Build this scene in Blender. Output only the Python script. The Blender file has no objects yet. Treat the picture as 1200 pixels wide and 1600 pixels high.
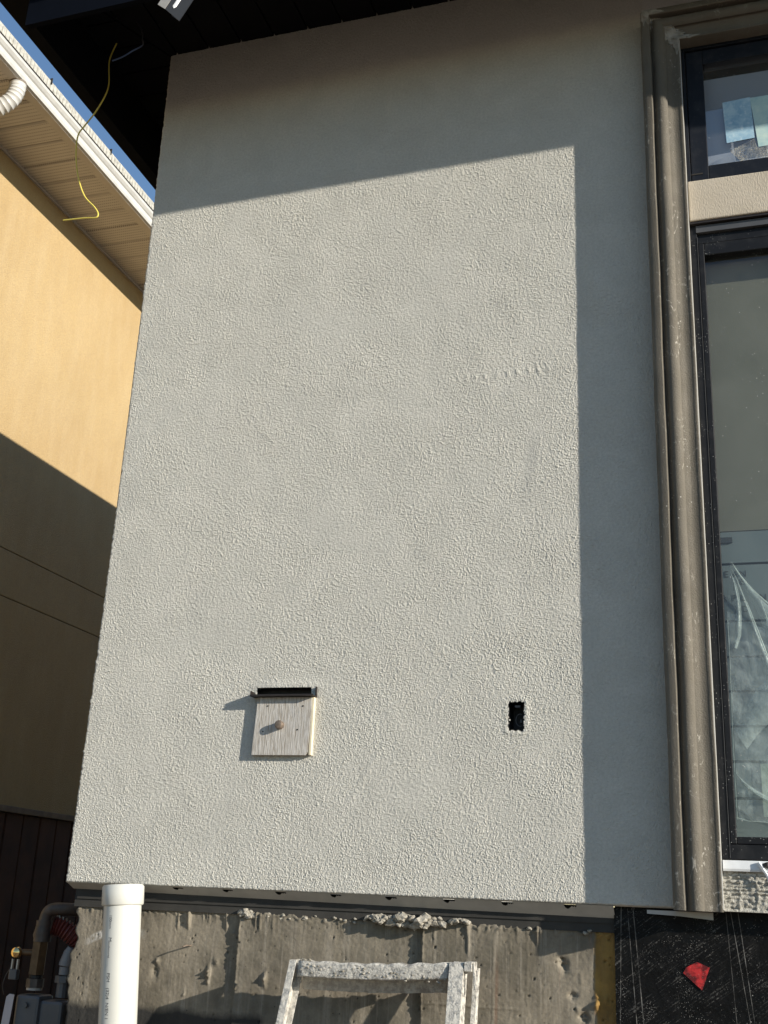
import bpy, bmesh, math, random
import numpy as np
from mathutils import Vector, Matrix

random.seed(7)
rng = np.random.default_rng(7)
S = bpy.context.scene
C = S.collection

# ------------------------------------------------------------------ camera
cam_d = bpy.data.cameras.new('camera')
cam = bpy.data.objects.new('camera', cam_d)
C.objects.link(cam)
cam_d.sensor_fit = 'VERTICAL'
cam_d.sensor_height = 36.0
cam_d.sensor_width = 27.0
cam_d.lens = 36.0 * 1782.7 / 1600.0
cam_d.clip_start, cam_d.clip_end = 0.05, 2000.0
yaw, pitch, roll = 0.316918, 0.332205, 0.045685
f = Vector((-math.sin(yaw) * math.cos(pitch), math.cos(yaw) * math.cos(pitch), math.sin(pitch)))
r0 = Vector((math.cos(yaw), math.sin(yaw), 0))
u0 = r0.cross(f)
rt = math.cos(roll) * r0 + math.sin(roll) * u0
up = -math.sin(roll) * r0 + math.cos(roll) * u0
m = Matrix((rt, up, -f)).transposed().to_4x4()
m.translation = Vector((2.2105, -3.5, 1.55))
cam.matrix_world = m
S.camera = cam

# ------------------------------------------------------------------ light
SUN = Vector((-2.9, 1.0, -0.99)).normalized()          # the way the light travels
sun_d = bpy.data.lights.new('sun', 'SUN')
sun_d.energy = 4.9
sun_d.angle = math.radians(0.5)
sun_d.color = (1.0, 0.93, 0.82)
sun = bpy.data.objects.new('sun', sun_d)
sun.rotation_euler = SUN.to_track_quat('-Z', 'Y').to_euler()
sun.location = (6, -4, 8)
C.objects.link(sun)

world = bpy.data.worlds.new('World')
S.world = world
world.use_nodes = True
wn = world.node_tree
wn.nodes.clear()
wo = wn.nodes.new('ShaderNodeOutputWorld')
wb = wn.nodes.new('ShaderNodeBackground')
sk = wn.nodes.new('ShaderNodeTexSky')
sk.sky_type = 'NISHITA'
sk.sun_disc = False
sk.sun_elevation = math.asin(-SUN.z)
sk.sun_rotation = math.atan2(-SUN.x, -SUN.y)
sk.air_density, sk.dust_density, sk.ozone_density = 1.15, 0.1, 3.4
wb.inputs['Strength'].default_value = 0.104
wn.links.new(sk.outputs[0], wb.inputs[0])
wn.links.new(wb.outputs[0], wo.inputs[0])

S.view_settings.view_transform = 'Standard'
S.view_settings.look = 'None'
S.view_settings.gamma = 1.0
S.view_settings.use_curve_mapping = False
S.view_settings.exposure = 0.72

# ------------------------------------------------------------------ materials
class NT:
    """small helper round a material's node tree"""
    def __init__(s, name):
        s.m = bpy.data.materials.new(name)
        s.m.use_nodes = True
        s.t = s.m.node_tree
        s.b = s.t.nodes['Principled BSDF']
        s.out = s.t.nodes['Material Output']
        tc = s.t.nodes.new('ShaderNodeTexCoord')
        s.co = tc.outputs['Object']
        s._xyz = None
    def link(s, a, b): s.t.links.new(a, b)
    def val(s, sock, v):
        if isinstance(v, bpy.types.NodeSocket): s.link(v, sock)
        elif hasattr(sock.default_value, '__len__') and not hasattr(v, '__len__'): sock.default_value = (v, v, v)
        elif hasattr(v, '__len__') and len(v) == 3 and len(sock.default_value) == 4: sock.default_value = (*v, 1)
        else: sock.default_value = v
    def math(s, op, a, b=0.0, c=0.0, clamp=False):
        n = s.t.nodes.new('ShaderNodeMath'); n.operation = op; n.use_clamp = clamp
        s.val(n.inputs[0], a); s.val(n.inputs[1], b); s.val(n.inputs[2], c)
        return n.outputs[0]
    def xyz(s):
        if s._xyz is None:
            n = s.t.nodes.new('ShaderNodeSeparateXYZ'); s.link(s.co, n.inputs[0]); s._xyz = n.outputs
        return s._xyz
    def scaled(s, sc):
        n = s.t.nodes.new('ShaderNodeMapping'); s.link(s.co, n.inputs[0]); n.inputs['Scale'].default_value = sc
        return n.outputs[0]
    def noise(s, scale, detail=3, rough=.55, co=None, dist=0.0):
        n = s.t.nodes.new('ShaderNodeTexNoise'); s.link(co or s.co, n.inputs['Vector'])
        n.inputs['Scale'].default_value = scale; n.inputs['Detail'].default_value = detail
        n.inputs['Roughness'].default_value = rough; n.inputs['Distortion'].default_value = dist
        return n.outputs['Fac']
    def voro(s, scale, co=None, feature='F1', rnd=1.0):
        n = s.t.nodes.new('ShaderNodeTexVoronoi'); n.feature = feature; s.link(co or s.co, n.inputs['Vector'])
        n.inputs['Scale'].default_value = scale; n.inputs['Randomness'].default_value = rnd
        return n.outputs
    def ramp(s, fac, lo, hi, a=0.0, b=1.0):
        n = s.t.nodes.new('ShaderNodeMapRange'); n.clamp = True
        s.link(fac, n.inputs[0])
        for i, v in enumerate((lo, hi, a, b)): n.inputs[i + 1].default_value = v
        return n.outputs[0]
    def mix(s, fac, a, b):
        n = s.t.nodes.new('ShaderNodeMix'); n.data_type = 'RGBA'
        s.val(n.inputs[0], fac); s.val(n.inputs[6], a); s.val(n.inputs[7], b)
        return n.outputs[2]
    def color(s, v): s.val(s.b.inputs['Base Color'], v)
    def rough(s, v): s.val(s.b.inputs['Roughness'], v)
    def bump(s, h, strength=.3, dist=.01, normal=None):
        n = s.t.nodes.new('ShaderNodeBump'); n.inputs['Strength'].default_value = strength
        n.inputs['Distance'].default_value = dist; s.link(h, n.inputs['Height'])
        if normal: s.link(normal, n.inputs['Normal'])
        s.link(n.outputs[0], s.b.inputs['Normal']); return n.outputs[0]

def simple(name, col, rough=.6, metal=0.0, var=.12, scale=8, bump=0.0, bscale=200, spec=None):
    n = NT(name)
    v = n.ramp(n.noise(scale, 4), .3, .7, 1 - var, 1 + var)
    mul = n.t.nodes.new('ShaderNodeVectorMath'); mul.operation = 'SCALE'
    mul.inputs[0].default_value = col; n.link(v, mul.inputs[3])
    n.color(mul.outputs[0]); n.rough(rough); n.b.inputs['Metallic'].default_value = metal
    if spec is not None: n.b.inputs['Specular IOR Level'].default_value = spec
    if bump: n.bump(n.noise(bscale, 3), bump, .004)
    return n.m

M = {}
# grey sand-finish stucco
n = NT('grey_stucco')
blot = n.ramp(n.noise(5.5, 6, .68, dist=.8), .34, .66)
fine = n.ramp(n.noise(115, 4, .8), .38, .62)
c = n.mix(blot, (.462, .448, .40), (.526, .509, .455))
c = n.mix(n.math('MULTIPLY', fine, .55), c, (.36, .345, .305))
# faint trowel-damp patches
d = n.ramp(n.noise(2.6, 5, .6, dist=1.2), .56, .72, 0, .3)
c = n.mix(d, c, (.43, .42, .375))
# a damp-looking rub mark right of the middle, and a pale line where two lifts of plaster meet
x, y, z = n.xyz()
wq = n.math('MULTIPLY_ADD', n.noise(12, 4), .06, -.03)
sx = n.math('ABSOLUTE', n.math('ADD', n.math('ADD', n.math('SUBTRACT', x, 1.565), n.math('MULTIPLY', n.math('SUBTRACT', z, 2.94), -.12)), wq))
sm = n.math('MULTIPLY', n.ramp(sx, .0, .03, 1, 0), n.ramp(n.math('ABSOLUTE', n.math('SUBTRACT', z, 2.94)), .05, .17, 1, 0))
c = n.mix(n.math('MULTIPLY', sm, .38), c, (.27, .265, .25))
ln = n.ramp(n.math('ABSOLUTE', n.math('ADD', n.math('SUBTRACT', z, 3.29), wq)), 0, .035, .3, 0)
c = n.mix(n.math('MULTIPLY', ln, n.ramp(n.noise(7, 3), .4, .6)), c, (.40, .385, .345))
n.color(c); n.rough(.92); n.b.inputs['Specular IOR Level'].default_value = .15
n.bump(n.noise(380, 4, .7), .4, .003)
M['stucco'] = n.m
# side wall of the same stucco, relief from the material only
n = NT('grey_stucco_side')
n.color((.5, .49, .45)); n.rough(.92); n.bump(n.noise(110, 4, .6), .6, .008)
M['stucco_side'] = n.m
# concrete foundation
n = NT('board_formed_concrete')
c = n.mix(n.ramp(n.noise(6, 7, .7), .36, .64), (.1, .086, .061), (.205, .177, .131))
st = n.noise(1.0, 6, .75, co=n.scaled((52, 52, 2.0)))
c = n.mix(n.ramp(st, .5, .64, 0, .7), c, (.26, .228, .178))
c = n.mix(n.ramp(n.noise(1.0, 4, .6, co=n.scaled((60, 60, 3))), .56, .75, 0, .5), c, (.11, .095, .075))
c = n.mix(n.ramp(n.noise(120, 4, .75), .5, .7, 0, .55), c, (.12, .10, .08))
pit = n.math('MULTIPLY', n.ramp(n.voro(34)[0], .12, .07, 0, 1), n.ramp(n.noise(8, 2), .5, .56))
c = n.mix(n.math('MULTIPLY', pit, .8), c, (.035, .03, .024))
# rusty run marks
x, y, z = n.xyz()
run = n.math('MULTIPLY', n.ramp(n.noise(1.0, 3, .6, co=n.scaled((45, 45, 1.2))), .6, .7), n.ramp(x, 1.3, 1.5))
c = n.mix(n.math('MULTIPLY', run, .5), c, (.17, .085, .05))
# ochre primer band beside the membrane
wob = n.math('MULTIPLY_ADD', n.noise(9, 3), .05, -.025)
yb = n.ramp(n.math('ADD', x, wob), 1.742, 1.752)
c = n.mix(n.math('MULTIPLY', yb, .86), c, n.mix(n.ramp(n.noise(14, 4), .35, .65), (.16, .085, .012), (.31, .175, .03)))
# pale trowel swipe and a cast shadow painted black along the bottom
sw = n.math('ABSOLUTE', n.math('SUBTRACT', n.math('MULTIPLY_ADD', n.math('MULTIPLY', n.math('SUBTRACT', x, .22), n.math('SUBTRACT', x, .22)), -2.0, 1.437), z))
sw = n.math('MULTIPLY', n.ramp(sw, .008, .016, 1, 0), n.math('MULTIPLY', n.ramp(x, .07, .1), n.ramp(n.noise(60, 4), .35, .55)))
c = n.mix(n.math('MULTIPLY', sw, n.ramp(x, .25, .3, .7, 0)), c, (.46, .45, .42))
base_shadow = n.math('ADD', z, n.math('MULTIPLY_ADD', n.noise(11, 4), .05, -.025))
base_shadow = n.math('MULTIPLY', n.ramp(base_shadow, 1.196, 1.222, 1, 0), n.ramp(x, .72, .74, 1, 0))
c = n.mix(n.math('MULTIPLY', base_shadow, .93), c, (.012, .012, .012))
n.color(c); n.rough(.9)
n.bump(n.noise(170, 5, .7), .3, .004)
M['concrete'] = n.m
n = NT('mortar_crumbs')
n.color(n.mix(n.ramp(n.noise(60, 5), .35, .65), (.21, .19, .15), (.42, .39, .33))); n.rough(.95)
n.bump(n.noise(260, 4, .7), .8, .006); M['mortar'] = n.m
# brown grey coated foam trim, scuffed
n = NT('coated_trim')
c = n.mix(n.ramp(n.noise(4, 5, .6), .3, .7), (.092, .082, .064), (.138, .122, .096))
c = n.mix(n.ramp(n.noise(45, 4, .65), .5, .8, 0, .35), c, (.11, .095, .075))
scr = n.math('MULTIPLY', n.ramp(n.noise(1, 5, .7, co=n.scaled((34, 34, 20)), dist=2.5), .59, .67), n.ramp(n.noise(6, 3), .45, .58))
c = n.mix(n.math('MULTIPLY', scr, .75), c, (.46, .43, .37))
sp = n.math('MULTIPLY', n.ramp(n.voro(38)[0], .1, .05, 0, 1), n.ramp(n.noise(3, 2), .5, .6))
c = n.mix(n.math('MULTIPLY', sp, .7), c, (.55, .52, .47))
n.color(c); n.rough(n.ramp(n.noise(14, 3), .3, .7, .6, .85)); n.b.inputs['Specular IOR Level'].default_value = .3
n.bump(n.noise(190, 4, .75), .7, .004)
M['trim'] = n.m
n = NT('patch_plaster')
n.color(n.mix(n.ramp(n.noise(30, 5), .35, .65), (.2, .19, .165), (.34, .33, .3))); n.rough(.9); n.bump(n.noise(120, 4), .5, .006)
M['patch'] = n.m
# black membrane with splatter, scrapes and lap lines
n = NT('black_membrane')
x, y, z = n.xyz()
sp = n.math('MULTIPLY', n.ramp(n.voro(230)[0], .24, .1, 0, 1), n.ramp(n.noise(16, 6, .75), .5, .64))
sp2 = n.math('MULTIPLY', n.ramp(n.voro(55)[0], .09, .04, 0, 1), n.ramp(n.noise(6, 2), .5, .56))
rot = n.t.nodes.new('ShaderNodeMapping'); n.link(n.co, rot.inputs[0]); rot.vector_type = 'TEXTURE'; rot.inputs['Rotation'].default_value = (0, math.radians(-36), 0); rot.inputs['Scale'].default_value = (1 / 9, 1, 1 / 230)
scr = n.math('MULTIPLY', n.ramp(n.noise(1, 3, .6, co=rot.outputs[0]), .54, .62), n.math('MULTIPLY', n.ramp(n.noise(7, 4, .7), .44, .56), n.ramp(n.noise(150, 3, .7), .45, .6)))
msk = n.math('MAXIMUM', sp, n.math('MAXIMUM', sp2, n.math('MULTIPLY', scr, .2)))
brk = n.ramp(n.noise(22, 5, .75), .4, .62, .08, 1)
for x0, sl, w in ((1.826, -.03, .0011), (1.846, .06, .0009), (1.862, .07, .0012), (2.133, .13, .0008), (2.152, .1, .0009), (2.118, .05, .0006)):
    dd = n.math('ABSOLUTE', n.math('ADD', n.math('SUBTRACT', x, x0), n.math('MULTIPLY', n.math('SUBTRACT', z, 1.55), sl)))
    msk = n.math('MAXIMUM', msk, n.math('MULTIPLY', n.ramp(dd, w * .6, w * 1.3, 1, 0), n.math('MULTIPLY', brk, .45)))
haze = n.ramp(n.noise(13, 5, .7), .55, .85, 0, .035)
c = n.mix(haze, (.0035, .0035, .0035), (.3, .29, .26))
n.color(n.mix(n.math('MULTIPLY', msk, .75), c, (.5, .48, .44)))
n.rough(n.ramp(n.noise(30, 3), .3, .7, .35, .6)); n.b.inputs['Specular IOR Level'].default_value = .14
n.bump(n.noise(14, 5, .6), .35, .02)
M['membrane'] = n.m
# window frame metal, dusty
def frame_mat(name, col, dirt):
    n = NT(name)
    sp = n.math('MULTIPLY', n.ramp(n.voro(130)[0], .17, .07, 0, 1), n.ramp(n.noise(12, 3), .48, .58))
    n.color(n.mix(n.math('MULTIPLY', sp, dirt), n.mix(n.ramp(n.noise(20, 5), .5, .8, 0, .05), col, (.3, .29, .27)), (.5, .49, .46)))
    n.rough(.5); n.b.inputs['Specular IOR Level'].default_value = .22; return n.m
M['frame'] = frame_mat('navy_black_frame', (.007, .009, .014), .15)
M['frame_dirty'] = frame_mat('black_frame_spattered', (.007, .0075, .009), .8)
# glass that lets the sun through, dusty
def glass_mat(name, tint, refl, dirt):
    n = NT(name)
    tr = n.t.nodes.new('ShaderNodeBsdfTransparent'); tr.inputs[0].default_value = (*tint, 1)
    gl = n.t.nodes.new('ShaderNodeBsdfGlossy'); gl.inputs['Roughness'].default_value = .015
    ge = n.t.nodes.new('ShaderNodeNewGeometry'); dt = n.t.nodes.new('ShaderNodeVectorMath'); dt.operation = 'DOT_PRODUCT'
    n.link(ge.outputs['Incoming'], dt.inputs[0]); n.link(ge.outputs['Normal'], dt.inputs[1])
    cs = n.math('SUBTRACT', 1.0, n.math('ABSOLUTE', dt.outputs['Value']), clamp=True)
    fr = n.math('MULTIPLY_ADD', n.math('POWER', cs, 5.0), 1 - refl, refl)
    m1 = n.t.nodes.new('ShaderNodeMixShader'); n.link(fr, m1.inputs[0]); n.link(tr.outputs[0], m1.inputs[1]); n.link(gl.outputs[0], m1.inputs[2])
    df = n.t.nodes.new('ShaderNodeBsdfDiffuse'); df.inputs[0].default_value = (.62, .61, .57, 1)
    sp = n.math('MULTIPLY', n.ramp(n.voro(58)[0], .105, .04, 0, 1), n.ramp(n.noise(5, 3, .6), .46, .56))
    haze = n.ramp(n.noise(6, 5, .6), .35, .75, dirt * .3, dirt)
    m2 = n.t.nodes.new('ShaderNodeMixShader'); n.link(n.math('MAXIMUM', n.math('MULTIPLY', sp, .8), haze), m2.inputs[0]); n.link(m1.outputs[0], m2.inputs[1]); n.link(df.outputs[0], m2.inputs[2])
    n.link(m2.outputs[0], n.out.inputs[0]); return n.m
M['glass'] = glass_mat('dusty_glass', (.9, .94, .92), .06, .05)
M['glass_up'] = glass_mat('upper_glass', (.86, .9, .94), .17, .06)
def film_mat(name, a, col=(.8, .85, .85)):
    n = NT(name)
    n.color(col); n.rough(.25); n.b.inputs['Alpha'].default_value = a
    n.link(n.ramp(n.noise(26, 4, .6), .3, .7, a * .4, a), n.b.inputs['Alpha'])
    n.bump(n.noise(40, 3), .5, .01); return n.m
M['film'] = film_mat('clear_plastic', .26)
M['film_fold'] = film_mat('clear_plastic_fold', .7, (.6, .66, .63))
M['film_thin'] = film_mat('clear_plastic_thin', .05)
M['film_soft'] = film_mat('clear_plastic_drape', .42, (.5, .56, .55))
n = NT('blue_paper')
c = n.mix(n.ramp(n.noise(26, 5, .65, dist=.5), .35, .7), (.2, .36, .5), (.4, .55, .62))
n.color(n.mix(n.ramp(n.noise(70, 3), .55, .75, 0, .5), c, (.7, .78, .8))); n.rough(.7); M['sticker'] = n.m
n = NT('green_blue_paper')
c = n.mix(n.ramp(n.noise(26, 5, .65), .35, .7), (.3, .46, .48), (.48, .6, .55)); n.color(c); n.rough(.7); M['sticker_b'] = n.m
n = NT('grit')
a = n.math('MULTIPLY', n.ramp(n.noise(330, 4, .75), .46, .6), n.ramp(n.noise(24, 3), .35, .65, .1, .75))
n.color(n.mix(n.ramp(n.noise(300, 2), .4, .6), (.2, .2, .18), (.66, .64, .58))); n.rough(.9); n.link(a, n.b.inputs['Alpha']); M['grit'] = n.m
# window spandrel stucco, lighter and finer
n = NT('beige_base_coat')
c = n.mix(n.ramp(n.noise(9, 4), .3, .7), (.40, .345, .265), (.47, .41, .325))
n.color(c); n.rough(.9); n.bump(n.noise(1, 3, .6, co=n.scaled((230, 230, 90))), .5, .004); M['beige'] = n.m
n = NT('scratch_coat')
n.color(n.mix(n.ramp(n.noise(70, 5, .7), .35, .65), (.27, .255, .215), (.5, .48, .42))); n.rough(.95)
hh = n.noise(1, 4, .7, co=n.scaled((30, 60, 210))); n.bump(n.math('ADD', hh, n.noise(300, 3)), .9, .008); M['scratch'] = n.m
M['screed'] = simple('grey_vinyl_screed', (.42, .41, .38), .6, var=.1, scale=20)
M['white_strip'] = simple('white_flashing', (.62, .63, .63), .55, var=.1, scale=20)
M['under_shade'] = simple('painted_under_shade', (.03, .028, .024), .8, var=.3, scale=12)
M['eave'] = simple('navy_eave_metal', (.004, .0045, .006), .7, var=.2, scale=6, spec=.1)
M['eave_fascia'] = simple('navy_fascia_metal', (.0035, .0045, .0075), .6, var=.2, scale=3, spec=.04)
# neighbour
n = NT('yellow_stucco')
c = n.mix(n.ramp(n.noise(1.6, 5, .6), .3, .7), (.35, .246, .115), (.41, .296, .143))
c = n.mix(n.ramp(n.noise(1, 5, .7, co=n.scaled((9, 9, 2))), .42, .7, 0, .5), c, (.43, .325, .18))
c = n.mix(n.ramp(n.noise(95, 3, .7), .4, .62, 0, .35), c, (.27, .19, .105))
n.color(c); n.rough(.92); n.bump(n.noise(130, 4, .65), .8, .008); M['yellow'] = n.m
n = NT('vented_soffit')
x, y, z = n.xyz()
# rows of small vent holes, punched along each panel
fx = n.math('ABSOLUTE', n.math('SUBTRACT', n.math('FRACT', n.math('MULTIPLY', x, 62.0)), .5))
fy = n.math('ABSOLUTE', n.math('SUBTRACT', n.math('FRACT', n.math('MULTIPLY_ADD', y, 34.0, .35)), .5))
hole = n.math('MULTIPLY', n.ramp(fx, .24, .34, 1, 0), n.ramp(fy, .1, .18, 1, 0))
n.color(n.mix(n.math('MULTIPLY', hole, .6), n.mix(n.ramp(n.noise(5, 3), .3, .7), (.45, .41, .365), (.50, .46, .41)), (.08, .06, .045)))
n.rough(.5); M['soffit_vinyl'] = n.m
M['soffit_plain'] = simple('tan_vinyl', (.46, .42, .37), .5, var=.06)
M['gutter_white'] = simple('white_gutter_paint', (.46, .45, .42), .4, var=.08, scale=14)
M['drip_pale'] = simple('pale_corrugated_edge', (.36, .35, .31), .7, var=.3, scale=40)
M['gap_dark'] = simple('dark_gap', (.02, .018, .015), .9)
M['fence'] = simple('brown_stained_wood', (.045, .017, .008), .8, var=.35, scale=6, bump=.4, bscale=60)
M['ledge'] = simple('grey_ledge', (.16, .13, .1), .85, var=.25, scale=12)
# small things
n = NT('weathered_plywood')
g = n.noise(1, 5, .6, co=n.scaled((240, 60, 20)), dist=.5)
c = n.mix(n.ramp(g, .36, .62), (.27, .235, .19), (.52, .495, .455))
c = n.mix(n.ramp(n.noise(1, 3, .6, co=n.scaled((60, 30, 10))), .55, .75, 0, .5), c, (.40, .40, .395))
n.color(c); n.rough(.85); n.bump(g, .5, .004); M['ply'] = n.m
M['ply_edge'] = simple('pale_wood_edge', (.62, .55, .4), .85, var=.1, scale=30)
M['rust'] = simple('rusty_bolt', (.2, .155, .12), .55, .5, var=.35, scale=90)
M['bronze'] = simple('dark_bronze_metal', (.035, .028, .025), .5, .5, var=.2, scale=40)
M['nail'] = simple('dark_nail', (.015, .014, .013), .6)
M['box_blue'] = simple('dark_plastic_box', (.012, .013, .016), .5)
M['cable_grey'] = simple('dark_grey_cable', (.06, .06, .062), .5)
n = NT('white_pvc')
sc = n.math('MULTIPLY', n.ramp(n.noise(1, 4, .7, co=n.scaled((60, 60, 160)), dist=1), .63, .7), n.ramp(n.noise(8, 2), .45, .6))
n.color(n.mix(n.math('MULTIPLY', sc, .5), n.mix(n.ramp(n.noise(4, 4), .35, .7), (.49, .485, .44), (.53, .525, .48)), (.4, .38, .34))); n.rough(.38); M['pvc'] = n.m
M['ink'] = simple('grey_ink', (.05, .05, .06), .6)
n = NT('plaster_spattered_aluminium')
sp = n.ramp(n.noise(60, 5, .7), .42, .56)
n.color(n.mix(sp, (.36, .345, .315), (.52, .495, .44)))
n.val(n.b.inputs['Metallic'], n.ramp(sp, 0, 1, .6, .0)); n.rough(n.ramp(sp, 0, 1, .42, .9))
n.bump(n.noise(90, 5, .7), .7, .008); M['alu'] = n.m
M['alu_clean'] = simple('bare_aluminium', (.42, .40, .36), .45, .5, var=.2, scale=40)
n = NT('yellow_wire'); n.color((.62, .52, .1)); n.rough(.4); M['ywire'] = n.m
n = NT('blue_black_cable'); n.color(n.mix(n.ramp(n.xyz()[2], 4.845, 4.865), (.1, .17, .34), (.035, .035, .04))); n.rough(.4); M['bwire'] = n.m
M['steel'] = simple('galvanised_steel', (.36, .34, .31), .5, .0, var=.12, scale=30)
M['steel_glint'] = simple('pale_steel_glint', (.75, .75, .74), .35, .1, var=.05)
M['pipe_brown'] = simple('brown_coated_pipe', (.075, .06, .05), .55, .2, var=.3, scale=30)
M['brass'] = simple('old_brass', (.13, .08, .04), .5, .5, var=.25, scale=40)
M['brass_bright'] = simple('bright_brass', (.75, .55, .25), .18, 1.0, var=.1)
M['hose_red'] = simple('dark_red_hose', (.13, .03, .025), .5, var=.2)
M['grey_pipe'] = simple('grey_paint', (.2, .2, .205), .5, var=.15)
M['reg'] = simple('regulator_grey', (.085, .09, .098), .45, .2, var=.15)
M['tag'] = simple('paper_tag', (.45, .42, .43), .7, var=.08)
n = NT('red_tape')
sp = n.ramp(n.voro(230)[0], .2, .08, 0, 1)
n.color(n.mix(n.math('MULTIPLY', sp, .6), n.mix(n.ramp(n.noise(55, 4), .4, .62), (.09, .004, .006), (.42, .02, .022)), (.4, .3, .28))); n.rough(.3); M['red'] = n.m
n = NT('ground_soil')
c = n.mix(n.ramp(n.noise(1.5, 6, .65), .3, .7), (.12, .085, .06), (.22, .165, .12))
n.color(c); n.rough(.95); n.bump(n.noise(18, 6, .7), .8, .05); M['soil'] = n.m
# inside the windows, and the added reflection panel
n = NT('olive_reflection_panel')
n.color(n.mix(n.ramp(n.noise(2.2, 3), .3, .7), (.102, .096, .068), (.13, .123, .092))); n.rough(.8); M['olive'] = n.m
n = NT('blue_grey_board')
n.color(n.mix(n.ramp(n.noise(3, 4), .3, .7), (.08, .102, .105), (.105, .128, .131))); n.rough(.7); M['board'] = n.m
M['board_line'] = simple('dark_print', (.012, .016, .018), .7)
n = NT('grey_blind'); n.color(n.mix(n.ramp(n.noise(3, 3), .3, .7), (.36, .37, .39), (.42, .43, .455))); n.rough(.8); M['blind'] = n.m
M['blue_dark'] = simple('dark_blue_shade', (.055, .075, .14), .7)
M['green_paper'] = simple('pale_green_sheet', (.22, .26, .21), .8)

# ------------------------------------------------------------------ builders
class MB:
    def __init__(s): s.v, s.f = [], []
    def quad(s, *p):
        i = len(s.v); s.v += [tuple(q) for q in p]; s.f.append(tuple(range(i, i + len(p)))); return s
    def box(s, x0, x1, y0, y1, z0, z1):
        i = len(s.v)
        s.v += [(x, y, z) for x in (x0, x1) for y in (y0, y1) for z in (z0, z1)]
        for q in ((0, 1, 3, 2), (4, 6, 7, 5), (0, 4, 5, 1), (2, 3, 7, 6), (0, 2, 6, 4), (1, 5, 7, 3)): s.f.append(tuple(i + k for k in q))
        return s
    def tube(s, pts, rad, seg=10, cap=True):
        pts = [Vector(p) for p in pts]; n = len(pts); i0 = len(s.v)
        rads = rad if hasattr(rad, '__len__') else [rad] * n
        ref = None
        for k, p in enumerate(pts):
            d = (pts[min(k + 1, n - 1)] - pts[max(k - 1, 0)]).normalized()
            if ref is None: ref = Vector((0, 0, 1)) if abs(d.z) < .9 else Vector((1, 0, 0))
            a = (ref - d * ref.dot(d)).normalized(); ref = a; b = d.cross(a)
            for j in range(seg):
                t = 2 * math.pi * j / seg
                s.v.append(tuple(p + (a * math.cos(t) + b * math.sin(t)) * rads[k]))
        for k in range(n - 1):
            for j in range(seg):
                a = i0 + k * seg + j; b = i0 + k * seg + (j + 1) % seg
                s.f.append((a, b, b + seg, a + seg))
        if cap:
            s.f.append(tuple(i0 + j for j in reversed(range(seg)))); s.f.append(tuple(i0 + (n - 1) * seg + j for j in range(seg)))
        return s
    def prism(s, poly, axis, a, b):
        """poly in the two other axes (x,y order), extruded along axis from a to b"""
        def P(u, w, t): return {'x': (t, u, w), 'y': (u, t, w), 'z': (u, w, t)}[axis]
        n = len(poly); i = len(s.v)
        s.v += [P(u, w, a) for u, w in poly] + [P(u, w, b) for u, w in poly]
        s.f.append(tuple(i + k for k in range(n))); s.f.append(tuple(i + n + k for k in reversed(range(n))))
        for k in range(n): s.f.append((i + k, i + (k + 1) % n, i + n + (k + 1) % n, i + n + k))
        return s
    def build(s, name, mat, parent=None, smooth=False, bevel=0.0):
        me = bpy.data.meshes.new(name); me.from_pydata(s.v, [], s.f)
        bm = bmesh.new(); bm.from_mesh(me); bmesh.ops.recalc_face_normals(bm, faces=bm.faces)
        if bevel:
            bmesh.ops.bevel(bm, geom=[e for e in bm.edges if e.is_manifold and e.calc_face_angle(0) > .6], offset=bevel, segments=2, affect='EDGES', profile=.5, clamp_overlap=True)
        bm.to_mesh(me); bm.free()
        me.materials.append(M[mat])
        if smooth:
            for p in me.polygons: p.use_smooth = True
            me.set_sharp_from_angle(angle=math.radians(40))
        return link(name, me, parent)

def link(name, me, parent=None):
    o = bpy.data.objects.new(name, me); C.objects.link(o)
    if parent:
        o.parent = parent
        o.matrix_parent_inverse = parent_world(parent).inverted()
    return o
def parent_world(p):
    # every part keeps its coordinates in the scene's own metres
    return Matrix.Translation(p.location) if p.type == 'EMPTY' else Matrix()
def thing(name, label, cat, loc):
    o = bpy.data.objects.new(name, None); o.empty_display_size = .1; C.objects.link(o)
    o.location = loc; o['label'] = label; o['category'] = cat
    return o
def part(o, label=None, stuff=False):
    if label: o['label'] = label
    if stuff: o['kind'] = 'stuff'
    return o

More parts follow.
